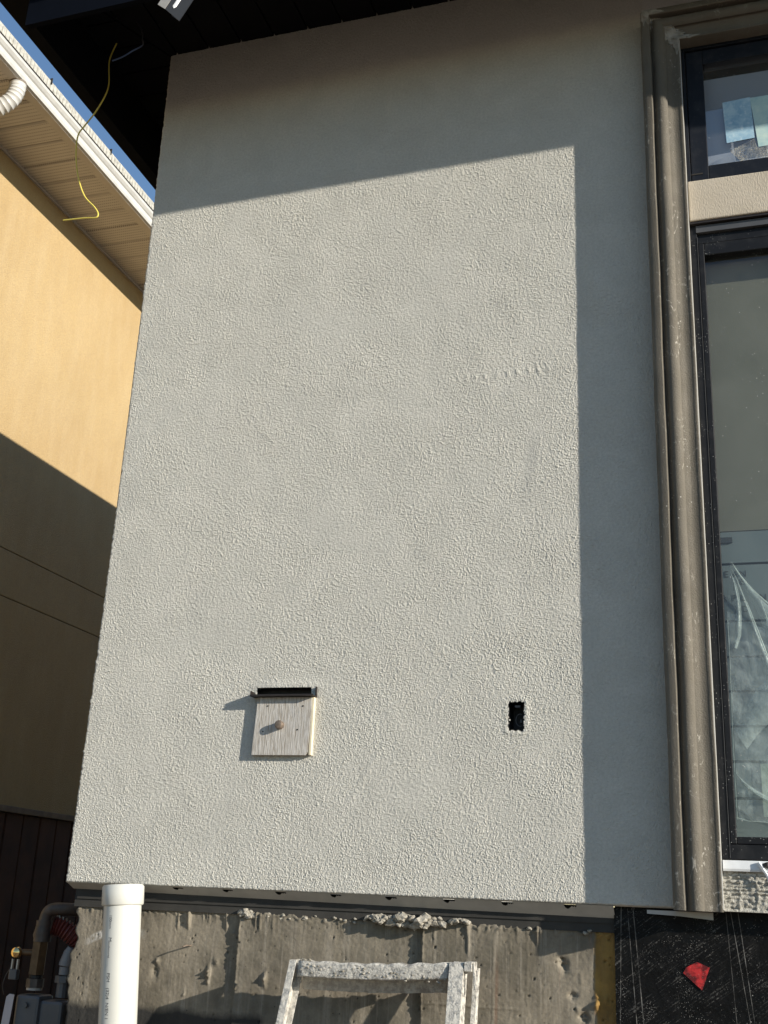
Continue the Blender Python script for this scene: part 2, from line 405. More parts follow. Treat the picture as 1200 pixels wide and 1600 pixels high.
def band_noise(nx, nz, pitch, wl, bw=.45, seed=0):
    """noise whose bumps are about wl metres long"""
    g = np.random.default_rng(seed).standard_normal((nz, nx))
    fx = np.fft.fftfreq(nx, pitch)[None, :]; fz = np.fft.fftfreq(nz, pitch)[:, None]
    k = np.sqrt(fx ** 2 + fz ** 2) + 1e-9
    w = np.exp(-(np.log(k * wl) / bw) ** 2)
    r = np.fft.ifft2(np.fft.fft2(g) * w).real
    return r / r.std()
def low_noise(nx, nz, pitch, wl, seed=0):
    g = np.random.default_rng(seed).standard_normal((nz, nx))
    fx = np.fft.fftfreq(nx, pitch)[None, :]; fz = np.fft.fftfreq(nz, pitch)[:, None]
    r = np.fft.ifft2(np.fft.fft2(g) * np.exp(-(fx ** 2 + fz ** 2) * wl ** 2)).real
    return r / r.std()
def grid_mesh(name, X, Y, Z, mat, keep=None, parent=None):
    nz, nx = X.shape
    idx = np.arange(nx * nz).reshape(nz, nx)
    q = np.stack([idx[:-1, :-1], idx[:-1, 1:], idx[1:, 1:], idx[1:, :-1]], -1).reshape(-1, 4)
    if keep is not None: q = q[keep.reshape(-1)]
    me = bpy.data.meshes.new(name)
    co = np.stack([X, Y, Z], -1).reshape(-1, 3).astype(np.float32)
    me.vertices.add(len(co)); me.vertices.foreach_set('co', co.ravel())
    me.loops.add(q.size); me.loops.foreach_set('vertex_index', q.ravel().astype(np.int32))
    me.polygons.add(len(q)); me.polygons.foreach_set('loop_start', np.arange(0, q.size, 4, dtype=np.int32))
    me.polygons.foreach_set('loop_total', np.full(len(q), 4, dtype=np.int32))
    me.update(calc_edges=True); me.validate()
    me.polygons.foreach_set('use_smooth', np.ones(len(q), dtype=bool))
    me.materials.append(M[mat])
    return link(name, me, parent)

def smoothstep(a, b, x):
    t = np.clip((x - a) / (b - a), 0, 1); return t * t * (3 - 2 * t)

# ------------------------------------------------------------------ ground
nx = 150
gx = np.concatenate([np.linspace(-400, -6, 12), np.linspace(-5, 8, 80), np.linspace(9, 400, 12)])
gy = np.concatenate([np.linspace(-400, -9, 12), np.linspace(-8, 6, 80), np.linspace(7, 400, 12)])
GX, GY = np.meshgrid(gx, gy)
near = (np.abs(GX) < 7) & (np.abs(GY) < 8)
GZ = np.where(near, .035 * np.sin(GX * 3.1 + GY * 1.7) + .03 * np.sin(GX * 7.3 - GY * 5.1) + .015 * rng.standard_normal(GX.shape), 0)
g = grid_mesh('ground', GX, GY, GZ, 'soil'); g['kind'] = 'structure'

# ------------------------------------------------------------------ the new house
house = thing('house', 'new grey stucco house wall with dark eave, windows at right and bare concrete foundation', 'house', (1.0, 0, 0))

ZB, ZT = 1.578, 4.961
pitch_ = .0024
nx = int(1.99 / pitch_) + 1; nz = int((ZT + .02 - ZB) / pitch_) + 1
xs = np.linspace(0, 1.99, nx); zs = np.linspace(ZB, ZT + .02, nz)
X, Z = np.meshgrid(xs, zs)
h = np.random.default_rng(5).standard_normal((nz, nx)) * .4 + low_noise(nx, nz, pitch_, .0012, 1) * .75 + low_noise(nx, nz, pitch_, .0036, 101) * .15
h2 = band_noise(nx, nz, pitch_, .019, .5, 2)
tro = low_noise(nx, nz, pitch_, .16, 3)
amp = 1.0 + .12 * tro
for (cx, cz, a, L, wd) in [(1.565, 2.98, 1.45, .13, .02), (1.48, 3.235, .05, .17, .014), (.25, 3.3, .6, .15, .04), (.9, 2.75, -.4, .2, .06), (.55, 1.8, 1.2, .15, .03), (1.2, 1.9, .2, .2, .04), (1.25, 3.75, .9, .2, .05), (.4, 2.4, .3, .2, .05), (.75, 3.6, -.3, .22, .05), (1.35, 2.45, 1.1, .15, .04)]:
    u = (X - cx) * np.cos(a) + (Z - cz) * np.sin(a); w = -(X - cx) * np.sin(a) + (Z - cz) * np.cos(a)
    amp = amp * (1 - .45 * np.exp(-(u / L) ** 2 - (w / wd) ** 2))
h = np.where(h > 0, h * 1.25, h * .7)
Yw = -(.00066 * h * amp + .00016 * h2) - .00022 * low_noise(nx, nz, pitch_, .09, 4)
# a few trowel drags
for _ in range(60):
    cx, cz = rng.uniform(.05, 1.9), rng.uniform(1.62, 4.6); a = rng.uniform(-.5, 1.1); L = rng.uniform(.06, .2)
    u = (X - cx) * np.cos(a) + (Z - cz) * np.sin(a); w = -(X - cx) * np.sin(a) + (Z - cz) * np.cos(a)
    Yw -= .0013 * np.exp(-(w / rng.uniform(.004, .012)) ** 2) * np.exp(-(u / L) ** 2) * (rng.random() - .35)
Yw -= .004 * np.exp(-((Z - 2.225) / .02) ** 2) * np.exp(-((X - .75) / .12) ** 4)       # heaped over the block
Yw -= .0016 * np.clip(np.sin(X * 190 + 3 * tro), 0, 1) * np.exp(-((Z - 3.30 - .03 * (X - 1.5)) / .012) ** 2) * smoothstep(1.2, 1.35, X) * (1 - smoothstep(1.62, 1.7, X))
# the raw corner of the wall swells and wavers a little
edge = (.013 * np.sin(np.pi * np.clip((zs - ZB) / (ZT - ZB), 0, 1)) + .0011 * low_noise(nz, 1, pitch_, .009, 9)[0])[:, None]
X = X + edge * np.clip(1 - xs / .4, 0, 1)[None, :]
Yw += .012 * np.clip(1 - (X - edge) / .012, 0, 1) ** 2
Yw += .010 * np.clip(1 - (Z - ZB) / .007, 0, 1) ** 2
# broken-out hole for the electrical box
HX, HZ, HA, HB = 1.524, 2.1235, .0265, .0475
jag = low_noise(nx, nz, pitch_, .0045, 11) * .0038
qx, qz = np.abs(X - HX) - HA + .008, np.abs(Z - HZ) - HB + .008
inx = np.hypot(np.maximum(qx, 0), np.maximum(qz, 0)) + np.minimum(np.maximum(qx, qz), 0) - .008 + jag * .5
inx = inx + np.where(Z > HZ + .03, .0030, .0) * low_noise(nx, 1, pitch_, .0018, 13)
rim = np.exp(-((inx - .006) / .007) ** 2)
Yw -= .0009 * rim * (1 + .8 * tro)
hole = inx < 0
keep = ~(hole[:-1, :-1] & hole[1:, 1:] & hole[1:, :-1] & hole[:-1, 1:])
# slot behind the metal tray
sl = (X > .645) & (X < .842) & (Z > 2.193) & (Z < 2.222)
keep &= ~(sl[:-1, :-1] & sl[1:, 1:])
sw_ = grid_mesh('stucco_wall', X, Yw, Z, 'stucco', keep, house)
sw_.data.polygons.foreach_set('use_smooth', np.zeros(len(sw_.data.polygons), dtype=bool))
MB().box(.012, .6, .05, 6.2, ZB + .004, ZT).build('side_wall', 'stucco_side', house)
# under edge of the foam board and core behind (leaves the box hole open)
w = MB(); w.box(.6, 1.99, .16, .3, ZB + .004, ZT); w.box(.012, .6, .012, .049, ZB + .004, ZT)
w.build('wall_core', 'gap_dark', house)
# stucco above the head trim and the far side of the window
w = MB(); w.box(1.985, 3.7, .0, .05, 4.655, ZT + .01); w.box(3.44, 5.0, .0, .05, ZB, ZT + .01); w.build('upper_wall', 'stucco_side', house)

# weep screed with key-shaped drain holes: a thin sloping strip
hx = [.41, .586, .768, .952, 1.13, 1.312, 1.49, 1.675]
XX, TT = np.meshgrid(np.linspace(.012, 1.808, 1300), np.linspace(0, 1, 26))
kp = np.ones(XX.shape, bool)
dz = TT * .042
for q in hx:
    kp &= ((XX - q) ** 2 + (dz - .007) ** 2) > .0085 ** 2
    kp &= ~((XX > q) & (XX < q + .026) & (np.abs(dz - .005) < .0028 + .0012 * np.sin(XX * 900)))
grid_mesh('weep_screed', XX, .0015 + .042 * TT, ZB + .001 - (.018 + .016 * XX / 1.8) * TT, 'screed', (kp[:-1, :-1] & kp[1:, 1:]), house)
MB().box(.03, 1.8, .046, .0475, 1.545, 1.5775).build('screed_backing', 'gap_dark', house)
MB().box(.03, 1.81, .044, .05, 1.53, 1.575).build('under_shade_strip', 'under_shade', house)  # shade below the stucco edge, painted as a near-black strip
b = MB(); b.box(.02, 1.81, .048, .3, 1.505, 1.575); b.build('sill_plate', 'under_shade', house)  # plate takes the same painted shade colour
MB().prism([(1.902, 1.572), (2.083, 1.572), (2.083, 1.552), (1.99, 1.559), (1.902, 1.562)], 'y', .004, .012).build('flashing_flap', 'screed', house)

# foundation: a relief of form-board steps, fins, pits and mortar
nx = int(1.83 / .0035); nz = int(.62 / .0035)
xs = np.linspace(0, 1.83, nx); zs = np.linspace(.93, 1.53, nz)
X, Z = np.meshgrid(xs, zs)
Yc = np.full_like(X, .056)
Yc -= .00022 * band_noise(nx, nz, .0035, .02, .7, 21) + .0004 * low_noise(nx, nz, .0035, .05, 22)
wv = .0012 * low_noise(nx, nz, .0035, .02, 23)
jx = lambda x0: X - x0 - wv * .6 - (Z - 1.35) * -.003
Yc -= .013 * smoothstep(-.002, .002, jx(.626)) * (1 - .9 * smoothstep(0, .5, X - .63))
Yc -= .012 * smoothstep(-.002, .002, jx(1.231)) * (1 - .9 * smoothstep(0, .5, X - 1.235))
for x0 in (.626, 1.231): Yc -= .005 * np.exp(-(jx(x0 + .002) / .003) ** 2) * (.6 + .4 * np.tanh(low_noise(nx, nz, .0035, .012, 25)))
for x0, k in ((.25, .6), (.4, .5), (.82, .7), (.95, .7), (1.08, .6), (1.45, 1.0), (1.5, .8), (1.55, 1.0), (1.34, .6)):
    Yc -= .0011 * k * np.exp(-((X - x0 - wv) / .0022) ** 2)
Yc -= .003 * np.exp(-((Z - 1.283 - wv * .4) / .002) ** 2) * smoothstep(1.235, 1.25, X) * (1 - smoothstep(1.5, 1.56, X))
pits = band_noise(nx, nz, .0035, .016, .5, 27)
Yc += .009 * np.clip(pits - 2.5, 0, 1) * 1.5
# knobs, chips and spalls seen in the wall
for cx, cz, a, bb, hh in ((.531, 1.326, .006, .017, .03), (.729, 1.319, .006, .017, .03), (.552, 1.362, .008, .012, .01), (.345, 1.35, .007, .012, .012), (.34, 1.32, .01, .02, -.015), (.53, 1.30, .004, .008, .01),
                          (1.652, 1.416, .012, .012, -.03), (1.66, 1.40, .008, .012, -.018), (1.68, 1.33, .01, .008, -.02), (1.712, 1.275, .014, .014, -.03), (1.7, 1.29, .008, .012, .012), (1.75, 1.318, .01, .02, .016), (1.775, 1.325, .006, .01, .01), (1.745, 1.31, .01, .01, .012), (.7, 1.268, .005, .007, -.015), (.45, 1.26, .004, .01, .008), (.6, 1.45, .008, .008, .008), (1.69, 1.392, .02, .006, .004), (1.705, 1.375, .007, .02, .004)):
    Yc -= .48 * hh * np.exp(-((X - cx - wv) / a) ** 2 - ((Z - cz + wv) / bb) ** 2) * (1 + .35 * np.tanh(pits))
# crumbly top edge with drips
top = np.clip((Z - 1.485) / .03, 0, 1)
lump = np.clip(band_noise(nx, nz, .0035, .035, .6, 30) + .2, 0, 2)
Yc -= .005 * top * lump
drip = np.clip(low_noise(nx, 1, .0035, .007, 31)[0] - .6, 0, 2)[None, :] * np.clip(low_noise(nx, 1, .0035, .05, 35)[0] + .3, 0, 1.3)[None, :]
Yc -= .0042 * drip * smoothstep(0, .035, Z - 1.462 - .02 * low_noise(nx, 1, .0035, .01, 36)[0][None, :])
Yc += .02 * np.clip((Z - 1.512 + .006 * lump) / .01, 0, 1)
left = .03 + .012 * band_noise(nz, 1, .0035, .09, .8, 33)[0][:, None] * .3 - .012 * np.exp(-((zs[:, None] - 1.30) / .06) ** 2)
X = X + (left) * np.clip(1 - xs / .12, 0, 1)[None, :]
Yc += .012 * np.clip(1 - (X - left) / .01, 0, 1) ** 2
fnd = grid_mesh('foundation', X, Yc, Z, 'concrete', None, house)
MB().box(.035, 5.0, .075, .33, -.1, 1.52).build('foundation_core', 'concrete', house)
MB().box(.04, .33, .33, 6.1, -.1, 1.56).build('foundation_side', 'concrete', house)
# mortar crumbs squeezed out on the top edge
def lumps(name, spots, parent):
    bm = bmesh.new()
    for (cx, cy, cz, r) in spots:
        b2 = bmesh.ops.create_icosphere(bm, subdivisions=2, radius=r)
        for v in b2['verts']:
            d = 1 + .35 * math.sin(v.co.x * 310 + cx * 90) * math.sin(v.co.z * 270 + cz * 50) + random.uniform(-.13, .13)
            v.co = Vector((v.co.x * d * 1.25, v.co.y * d, v.co.z * d * .8)) + Vector((cx, cy, cz))
    me = bpy.data.meshes.new(name); bm.to_mesh(me); bm.free(); me.materials.append(M['mortar'])
    o = link(name, me, parent); o['kind'] = 'stuff'; return o
sp = []
for k in range(70):
    x = random.uniform(1.05, 1.38); e = math.sin((x - 1.04) / .35 * math.pi)
    sp.append((x, random.uniform(.02, .05), 1.516 + random.uniform(-.02, .008) * e, random.uniform(.005, .016) * (.5 + .6 * e)))
for k in range(14): sp.append((random.uniform(.628, .68), random.uniform(.03, .05), random.uniform(1.5, 1.516), random.uniform(.004, .012)))
for k in range(30): sp.append((random.uniform(.68, 1.75), random.uniform(.044, .052), random.uniform(1.498, 1.512), random.uniform(.003, .007)))
lumps('mortar', sp, house)
MB().tube([(.462, .06, 1.403), (.455, .03, 1.404), (.45, .018, 1.400)], .0022, 6).build('tie_wire', 'rust', house)

# black waterproofing on the foundation under the windows
mem = MB().box(1.808, 4.9, .034, .05, .3, 1.60).build('membrane', 'membrane', house)
MB().box(1.806, 1.862, .0315, .0335, .3, 1.572).build('lap_strip', 'membrane', mem)
tp = MB().prism([(1.994, 1.409), (2.002, 1.424), (2.032, 1.440), (2.066, 1.427), (2.043, 1.367)], 'y', .0305, .0335).build('tape_patch', 'red', mem)
part(tp, 'torn red tape patch on the black membrane')

# window trim: one moulding profile, swept up the jamb and along the head
prof = [(.135, .004), (.134, -.03), (.132, -.075), (.127, -.088), (.121, -.092), (.102, -.093), (.0995, -.091), (.0985, -.066), (.0955, -.064), (.0935, -.069)]
for t in np.linspace(0, 1, 9):
    a = math.radians(150 - t * 115); prof.append((.0695 + .0245 * -math.cos(a) * -1 * .98, -.060 - .0265 * max(0, math.sin(a)) ** 1.1))
prof += [(.043, -.060), (.036, -.0545), (.028, -.0520), (.018, -.0525), (.010, -.0545), (.004, -.0570), (.0015, -.0565), (.0, -.053), (.0, .035)]
XI, ZI = 2.113, 4.533
def jamb(x_in, sgn, z0):
    mb = MB(); n = len(prof); rows = 60
    for k in range(rows + 1):
        for (o, yy) in prof:
            ztop = ZI + o
            z = z0 + (ztop - z0) * k / rows
            j = .0007 * math.sin(z * 9 + o * 40) + .0004 * math.sin(z * 31)
            mb.v.append((x_in + sgn * (o + j), yy + j * .6, z))
    for k in range(rows):
        for i in range(n - 1):
            a = k * n + i; mb.f.append((a, a + 1, a + 1 + n, a + n))
    mb.f.append(tuple(range(n)))
    return mb
jl = jamb(XI, -1, 1.574).build('window_trim', 'trim', house, smooth=True)
jamb(3.31, 1, 1.574).build('window_trim', 'trim', house, smooth=True)
mb = MB(); n = len(prof)
for k in range(41):
    for (o, yy) in prof:
        xa, xb = XI - o, 3.31 + o; x = xa + (xb - xa) * k / 40
        mb.v.append((x, yy, ZI + o))
for k in range(40):
    for i in range(n - 1):
        a = k * n + i; mb.f.append((a, a + 1, a + 1 + n, a + n))
mb.build('head_trim', 'trim', house, smooth=True)
# plaster smear over the mitre
def profY(o):
    for (o1, y1), (o2, y2) in zip(prof, prof[1:]):
        if o2 <= o <= o1 and o1 != o2: return y1 + (y2 - y1) * (o1 - o) / (o1 - o2)
    return prof[-2][1]
nu, nv = 40, 26
U, V = np.meshgrid(np.linspace(-.002, .133, nu), np.linspace(-1, 1, nv))
px = np.zeros_like(U); py = px.copy(); pz = px.copy()
jg = low_noise(nu, nv, .01, .02, 44)
for i in range(nv):
    for k in range(nu):
        o = max(0, U[i, k]); v = V[i, k]; wd = (.022 + .032 * math.exp(-((o - .02) / .03) ** 2) + .02 * math.exp(-((o - .11) / .03) ** 2)) * (1 + .25 * jg[i, k])
        lift = .0035 * (1 - v * v) + .0004
        if v < 0: px[i, k] = XI - o; pz[i, k] = ZI + o + v * wd          # down the jamb
        else: px[i, k] = XI - o + v * wd; pz[i, k] = ZI + o               # along the head
        py[i, k] = profY(o) - lift
grid_mesh('plaster_smear', px, py, pz, 'patch', None, house)
# sunlit lip of the trim, painted as a pale strip beside the frames
MB().box(XI - .001, XI + .0012, -.054, .03, 1.58, ZI - .002).build('lit_lip_strip', 'screed', house)

# --- upper window
XR = 3.30
uw = MB()
uw.box(XI + .003, XI + .014, -.004, .05, 3.956, ZI + .02); uw.box(XR - .014, XR + .02, -.004, .05, 3.956, ZI + .02)
uw.box(XI + .014, XR - .014, -.004, .05, 3.956, 3.968); uw.box(XI + .014, XR - .014, -.004, .05, ZI - .012, ZI + .02)
win1 = uw.build('upper_window', 'frame', house, bevel=.0015)
sash = MB()
a0, a1, c0, c1 = XI + .016, XR - .016, 3.970, ZI - .014
g0, g1, e0, e1 = 2.188, XR - .075, 4.028, 4.458
sash.box(a0, g0, .004, .05, c0, c1); sash.box(g1, a1, .004, .05, c0, c1); sash.box(g0, g1, .004, .05, c0, e0); sash.box(g0, g1, .004, .05, e1, c1)
sash.build('sash', 'frame', win1, bevel=.0025)
MB().box(2.128, 2.168, .0022, .0038, 3.995, 4.0).build('weep_slot', 'gap_dark', win1)
MB().quad((g0 - .003, .028, e0 - .003), (g1 + .003, .028, e0 - .003), (g1 + .003, .028, e1 + .003), (g0 - .003, .028, e1 + .003)).build('pane', 'glass_up', win1)
st = MB().quad((2.2475, .0262, 4.296), (2.341, .0262, 4.302), (2.347, .0262, 4.130), (2.2535, .0262, 4.124)).build('sticker', 'sticker', win1)
part(st, 'pale blue square paper stuck on the upper pane')
st = MB().quad((2.3405, .0266, 4.298), (2.46, .0266, 4.300), (2.462, .0266, 4.094), (2.3575, .0266, 4.090)).build('sticker', 'sticker_b', win1)
part(st, 'blue green paper stuck beside the blue square')
gr = MB(); gr.prism([(2.262, 4.09), (2.345, 4.125), (2.354, 4.087), (2.56, 4.09), (2.56, 4.036), (2.30, 4.036)], 'y', .0255, .0268); gr.build('grit_patch', 'grit', win1)
MB().quad((g0 - .03, .053, 3.98), (g1 + .03, .053, 3.98), (g1 + .03, .053, 4.425), (g0 - .03, .053, 4.425)).build('blind', 'blind', win1)

# --- spandrel between the windows
MB().box(XI + .003, XR, -.026, .09, 3.795, 3.953).build('spandrel', 'beige', house, bevel=.004)
hf = MB(); hf.box(XI + .003, XR, -.02, .06, 3.786, 3.7935); hf.build('head_flashing', 'bronze', house)
hf = MB(); hf.box(XI + .022, XR, -.008, .02, 3.757, 3.783); hf.build('drip_cap', 'cable_grey', house)

# --- lower window
lw = MB()
zb, zt = 1.717, 3.784
lw.box(XI + .003, XI + .024, -.004, .05, zb, zt); lw.box(XR - .02, XR + .02, -.004, .05, zb, zt)
lw.box(XI + .024, XR - .02, -.004, .05, zb, 1.757); lw.box(XI + .024, XR - .02, .006, .05, 3.72, zt)
win2 = lw.build('lower_window', 'frame_dirty', house, bevel=.0015)
ls = MB()
g0, g1, e0, e1 = 2.158, XR - .06, 1.779, 3.672
ls.box(XI + .0255, g0, .002, .045, 1.7585, 3.718); ls.box(g1, XR - .0215, .002, .045, 1.7585, 3.718); ls.box(g0, g1, .002, .045, 1.7585, e0); ls.box(g0, g1, .002, .045, e1, 3.718)
ls.build('sash', 'frame_dirty', win2, bevel=.0025)
MB().box(XI + .0242, XI + .0254, -.006, .0, 1.72, 3.74).build('sealant_line', 'cable_grey', win2)
MB().quad((g0 - .003, .028, e0 - .003), (g1 + .003, .028, e0 - .003), (g1 + .003, .028, e1 + .003), (g0 - .003, .028, e1 + .003)).build('pane', 'glass', win2)

# white sill flashing and scratch coat underneath
sb = MB(); sb.prism([(-.030, 1.684), (-.032, 1.690), (-.028, 1.713), (.06, 1.7155), (.06, 1.684)], 'x', XI + .004, XR).build('sill_flashing', 'white_strip', house)
MB().tube([(2.212, -.034, 1.709), (2.218, -.036, 1.700), (2.224, -.036, 1.690), (2.233, -.035, 1.676), (2.238, -.035, 1.664), (2.236, -.035, 1.652)], [.004, .006, .005, .004, .005, .001], 6).build('torn_tape', 'white_strip', house)
MB().tube([(2.222, -.034, 1.703), (2.235, -.038, 1.703), (2.25, -.035, 1.7)], [.003, .008, .006], 6).build('torn_tape', 'nail', house)
nx, nz = 420, 42
X, Z = np.meshgrid(np.linspace(XI + .001, XR, nx), np.linspace(1.577, 1.682, nz))
Ys = -.016 - .0012 * band_noise(nx, nz, .0028, .02, .6, 51) - .002 * np.clip(band_noise(1, nz, .0026, .012, .5, 52), -1.5, 1.5) * (.6 + .4 * low_noise(nx, nz, .0028, .03, 53))
for k, x0 in enumerate(np.arange(2.158, 3.3, .046)):
    Ys -= .0055 * np.exp(-((X - x0 - .0015 * np.sin(Z * 70 + k)) / .0022) ** 2) * np.clip(.6 + .5 * low_noise(nx, nz, .0028, .02, 60 + k), 0, 1.4)
Ys -= .012 * np.clip(1 - (Z - 1.577) / .008, 0, 1)
Ys += .004 * np.clip((Z - 1.665) / .01, 0, 1)
grid_mesh('scratch_coat', X, Ys, Z, 'scratch', None, house)
MB().box(XI + .002, XR, -.012, .05, 1.5765, 1.684).build('sill_board', 'screed', house)

# --- added lined panel and letters, standing in for the lower pane's reflection
refl_panel = MB().box(2.0, 3.4, .076, .1, 2.7135, 3.75).build('reflection_panel', 'olive', house)
ZL = [2.712, 2.603, 2.421, 2.31, 2.205, 2.1, 1.997, 1.891, 1.7]
brd = None
for a, b_ in zip(ZL, ZL[1:]):
    q = MB().box(2.0, 3.4, .07, .095, b_ + .004, a - .0035).build('board', 'board', refl_panel)
MB().box(2.0, 3.4, .096, .11, 1.6, 2.712).build('reflection_board_backing', 'board_line', refl_panel)
MB().box(2.08, 2.193, .064, .0695, 2.672, 2.690).build('clip', 'board_line', refl_panel)
MB().box(2.235, 2.42, .06, .064, 1.84, 1.99).build('paper', 'green_paper', refl_panel)  # part of the added reflection panel
def text(txt, name, size, mat, parent, mw):
    cu = bpy.data.curves.new(name, 'FONT'); cu.body = txt; cu.size = size; cu.extrude = .0002
    tmp = bpy.data.objects.new('tmp', cu); C.objects.link(tmp)
    dg = bpy.context.evaluated_depsgraph_get(); dg.update()
    me = bpy.data.meshes.new_from_object(tmp.evaluated_get(dg))
    bpy.data.objects.remove(tmp); me.transform(mw); me.name = name
    me.materials.clear(); me.materials.append(M[mat])
    return link(name, me, parent)
up_ = Matrix.Rotation(math.radians(90), 4, 'X')
for ch, x, z in (('E', 2.162, 2.561), ('A', 2.188, 2.561), ('N', 2.207, 2.561), ('E', 2.209, 2.536), ('R', 2.15, 2.484), ('P', 2.182, 2.484), ('L', 2.208, 2.484), ('N', 2.262, 2.484), ('D', 2.21, 2.449)):
    text(ch, 'reflection_letter', .029, 'board_line', refl_panel, Matrix.Translation((x, .0686, z)) @ up_)
MB().box(1.95, 3.5, 1.2, 1.25, 1.5, 4.9).build('back_wall', 'blind', house)

# crinkled clear sheet hanging behind the lower pane
sheet = thing('plastic_sheet', 'clear crinkled plastic sheet with bright folds behind the lower window', 'plastic sheet', (2.25, .08, 1.85))
def patch_sheet(name, quadpts, mat, nu=14, nv=14, amp=.006, seed=0):
    a, b, c_, d = [np.array(p) for p in quadpts]
    U, V = np.meshgrid(np.linspace(0, 1, nu), np.linspace(0, 1, nv))
    P = (a * (1 - U[..., None]) + b * U[..., None]) * (1 - V[..., None]) + (d * (1 - U[..., None]) + c_ * U[..., None]) * V[..., None]
    w_ = low_noise(nu, nv, .1, .12, seed) * amp
    return grid_mesh(name, P[..., 0], P[..., 1] + w_, P[..., 2], mat, None, sheet)
patch_sheet('sheet', [(2.166, .05, 1.83), (2.6, .05, 1.79), (2.6, .05, 2.2), (2.165, .05, 2.45)], 'film', 26, 40, .004, 71)
patch_sheet('sheet', [(2.165, .047, 2.43), (2.45, .047, 2.2), (2.30, .047, 2.44), (2.185, .047, 2.61)], 'film_thin', 16, 20, .003, 72)
def fold(pts, wid):
    mb = MB(); mb.tube([(x, .042, z) for x, z in pts], wid, 5); return mb.build('fold', 'film_fold', sheet, smooth=True)
def drape(left, right, mat='film_soft'):
    # a soft pleat between two edge lines, bellied out towards the pane
    n_ = len(left); X_ = np.zeros((n_, 7)); Y_ = X_.copy(); Z_ = X_.copy()
    for i, ((xa, za), (xb, zb_)) in enumerate(zip(left, right)):
        for k in range(7):
            t = k / 6; X_[i, k] = xa + (xb - xa) * t; Z_[i, k] = za + (zb_ - za) * t; Y_[i, k] = .046 - .010 * math.sin(math.pi * t)
    return grid_mesh('pleat', X_, Y_, Z_, mat, None, sheet)
drape([(2.184, 2.606), (2.20, 2.565), (2.225, 2.505), (2.255, 2.44), (2.278, 2.36), (2.295, 2.27)], [(2.186, 2.606), (2.207, 2.568), (2.24, 2.52), (2.285, 2.468), (2.34, 2.43), (2.42, 2.40)])
drape([(2.181, 2.59), (2.196, 2.545), (2.214, 2.47), (2.235, 2.38), (2.26, 2.28), (2.275, 2.18)], [(2.183, 2.59), (2.202, 2.545), (2.226, 2.47), (2.252, 2.38), (2.285, 2.28), (2.315, 2.18)])
drape([(2.180, 2.575), (2.187, 2.53), (2.190, 2.48), (2.188, 2.43), (2.183, 2.37), (2.176, 2.33)], [(2.181, 2.575), (2.196, 2.53), (2.205, 2.48), (2.208, 2.43), (2.203, 2.37), (2.188, 2.33)])
drape([(2.17, 2.08), (2.19, 2.11), (2.21, 2.16), (2.24, 2.21), (2.3, 2.26)], [(2.2, 2.03), (2.23, 2.07), (2.26, 2.1), (2.3, 2.14), (2.36, 2.18)])
drape([(2.161, 1.967), (2.18, 1.932), (2.21, 1.90), (2.26, 1.865), (2.33, 1.84)], [(2.162, 1.962), (2.186, 1.938), (2.22, 1.912), (2.27, 1.885), (2.34, 1.86)])
fold([(2.19, 2.595), (2.212, 2.555), (2.243, 2.51), (2.29, 2.462), (2.34, 2.43)], [.0008, .002, .0028, .002, .001])
fold([(2.186, 2.56), (2.197, 2.525), (2.204, 2.48), (2.207, 2.44)], [.0005, .0016, .0016, .0005])
fold([(2.225, 2.475), (2.252, 2.38), (2.283, 2.27), (2.31, 2.18)], [.0006, .0024, .0036, .002])
fold([(2.266, 2.475), (2.283, 2.40), (2.30, 2.34)], [.001, .0045, .0015])
fold([(2.166, 2.42), (2.166, 2.3), (2.162, 2.05), (2.162, 1.83)], .0006)
fold([(2.185, 1.93), (2.22, 1.90), (2.27, 1.872)], [.0008, .0024, .0015])
fold([(2.16, 1.835), (2.19, 1.826), (2.26, 1.822)], [.0010, .0008, .0006])

# --- dark eave
MB().prism([(-.294, 4.693), (5.0, 4.778), (5.0, 5.02), (-.294, 5.02)], 'y', -.571, -.549).build('front_fascia', 'eave_fascia', house)
MB().box(-.294, -.268, -.548, 6.6, 4.705, 5.02).build('side_fascia', 'eave', house)
MB().box(-.502, 5.0, -.70, -.572, 4.925, 4.94).build('drip_edge', 'eave', house)
MB().box(-.502, -.295, -.5715, 6.6, 4.925, 4.94).build('drip_edge', 'eave', house)
MB().box(-.292, 5.0, -.5475, 6.6, 5.0, 5.018).build('roof_deck', 'eave', house)
def clip_poly(poly, a, b_, c_):          # keep a*x+b*y>=c
    out = []
    for i, p in enumerate(poly):
        q = poly[(i + 1) % len(poly)]; dp = a * p[0] + b_ * p[1] - c_; dq = a * q[0] + b_ * q[1] - c_
        if dp >= 0: out.append(p)
        if dp * dq < 0:
            t = dp / (dp - dq); out.append((p[0] + (q[0] - p[0]) * t, p[1] + (q[1] - p[1]) * t))
    return out
# mitre from the outer corner (-.266,-.547) to the wall corner (0,0)
na, nb = .547, -.266      # normal pointing to the front soffit side: x*.547 - y*.266 >= 0
x = -.264
while x < 3.2:
    poly = clip_poly([(x + .004, -.5465), (x + .146, -.5465), (x + .146, .02), (x + .004, .02)], na, nb, .003)
    if len(poly) > 2: MB().prism(poly, 'z', 4.962, 4.975).build('soffit_panel', 'eave', house, bevel=.002)
    x += .15
y = -.546
while y < 4.0:
    poly = clip_poly([(-.267, y + .004), (.0, y + .004), (.0, y + .146), (-.267, y + .146)], -na, -nb, .003)
    if len(poly) > 2: MB().prism(poly, 'z', 4.962, 4.975).build('soffit_panel', 'eave', house, bevel=.002)
    y += .15
MB().box(-.267, 5.0, -.548, 6.0, 4.978, 4.99).build('soffit_backing', 'gap_dark', house)

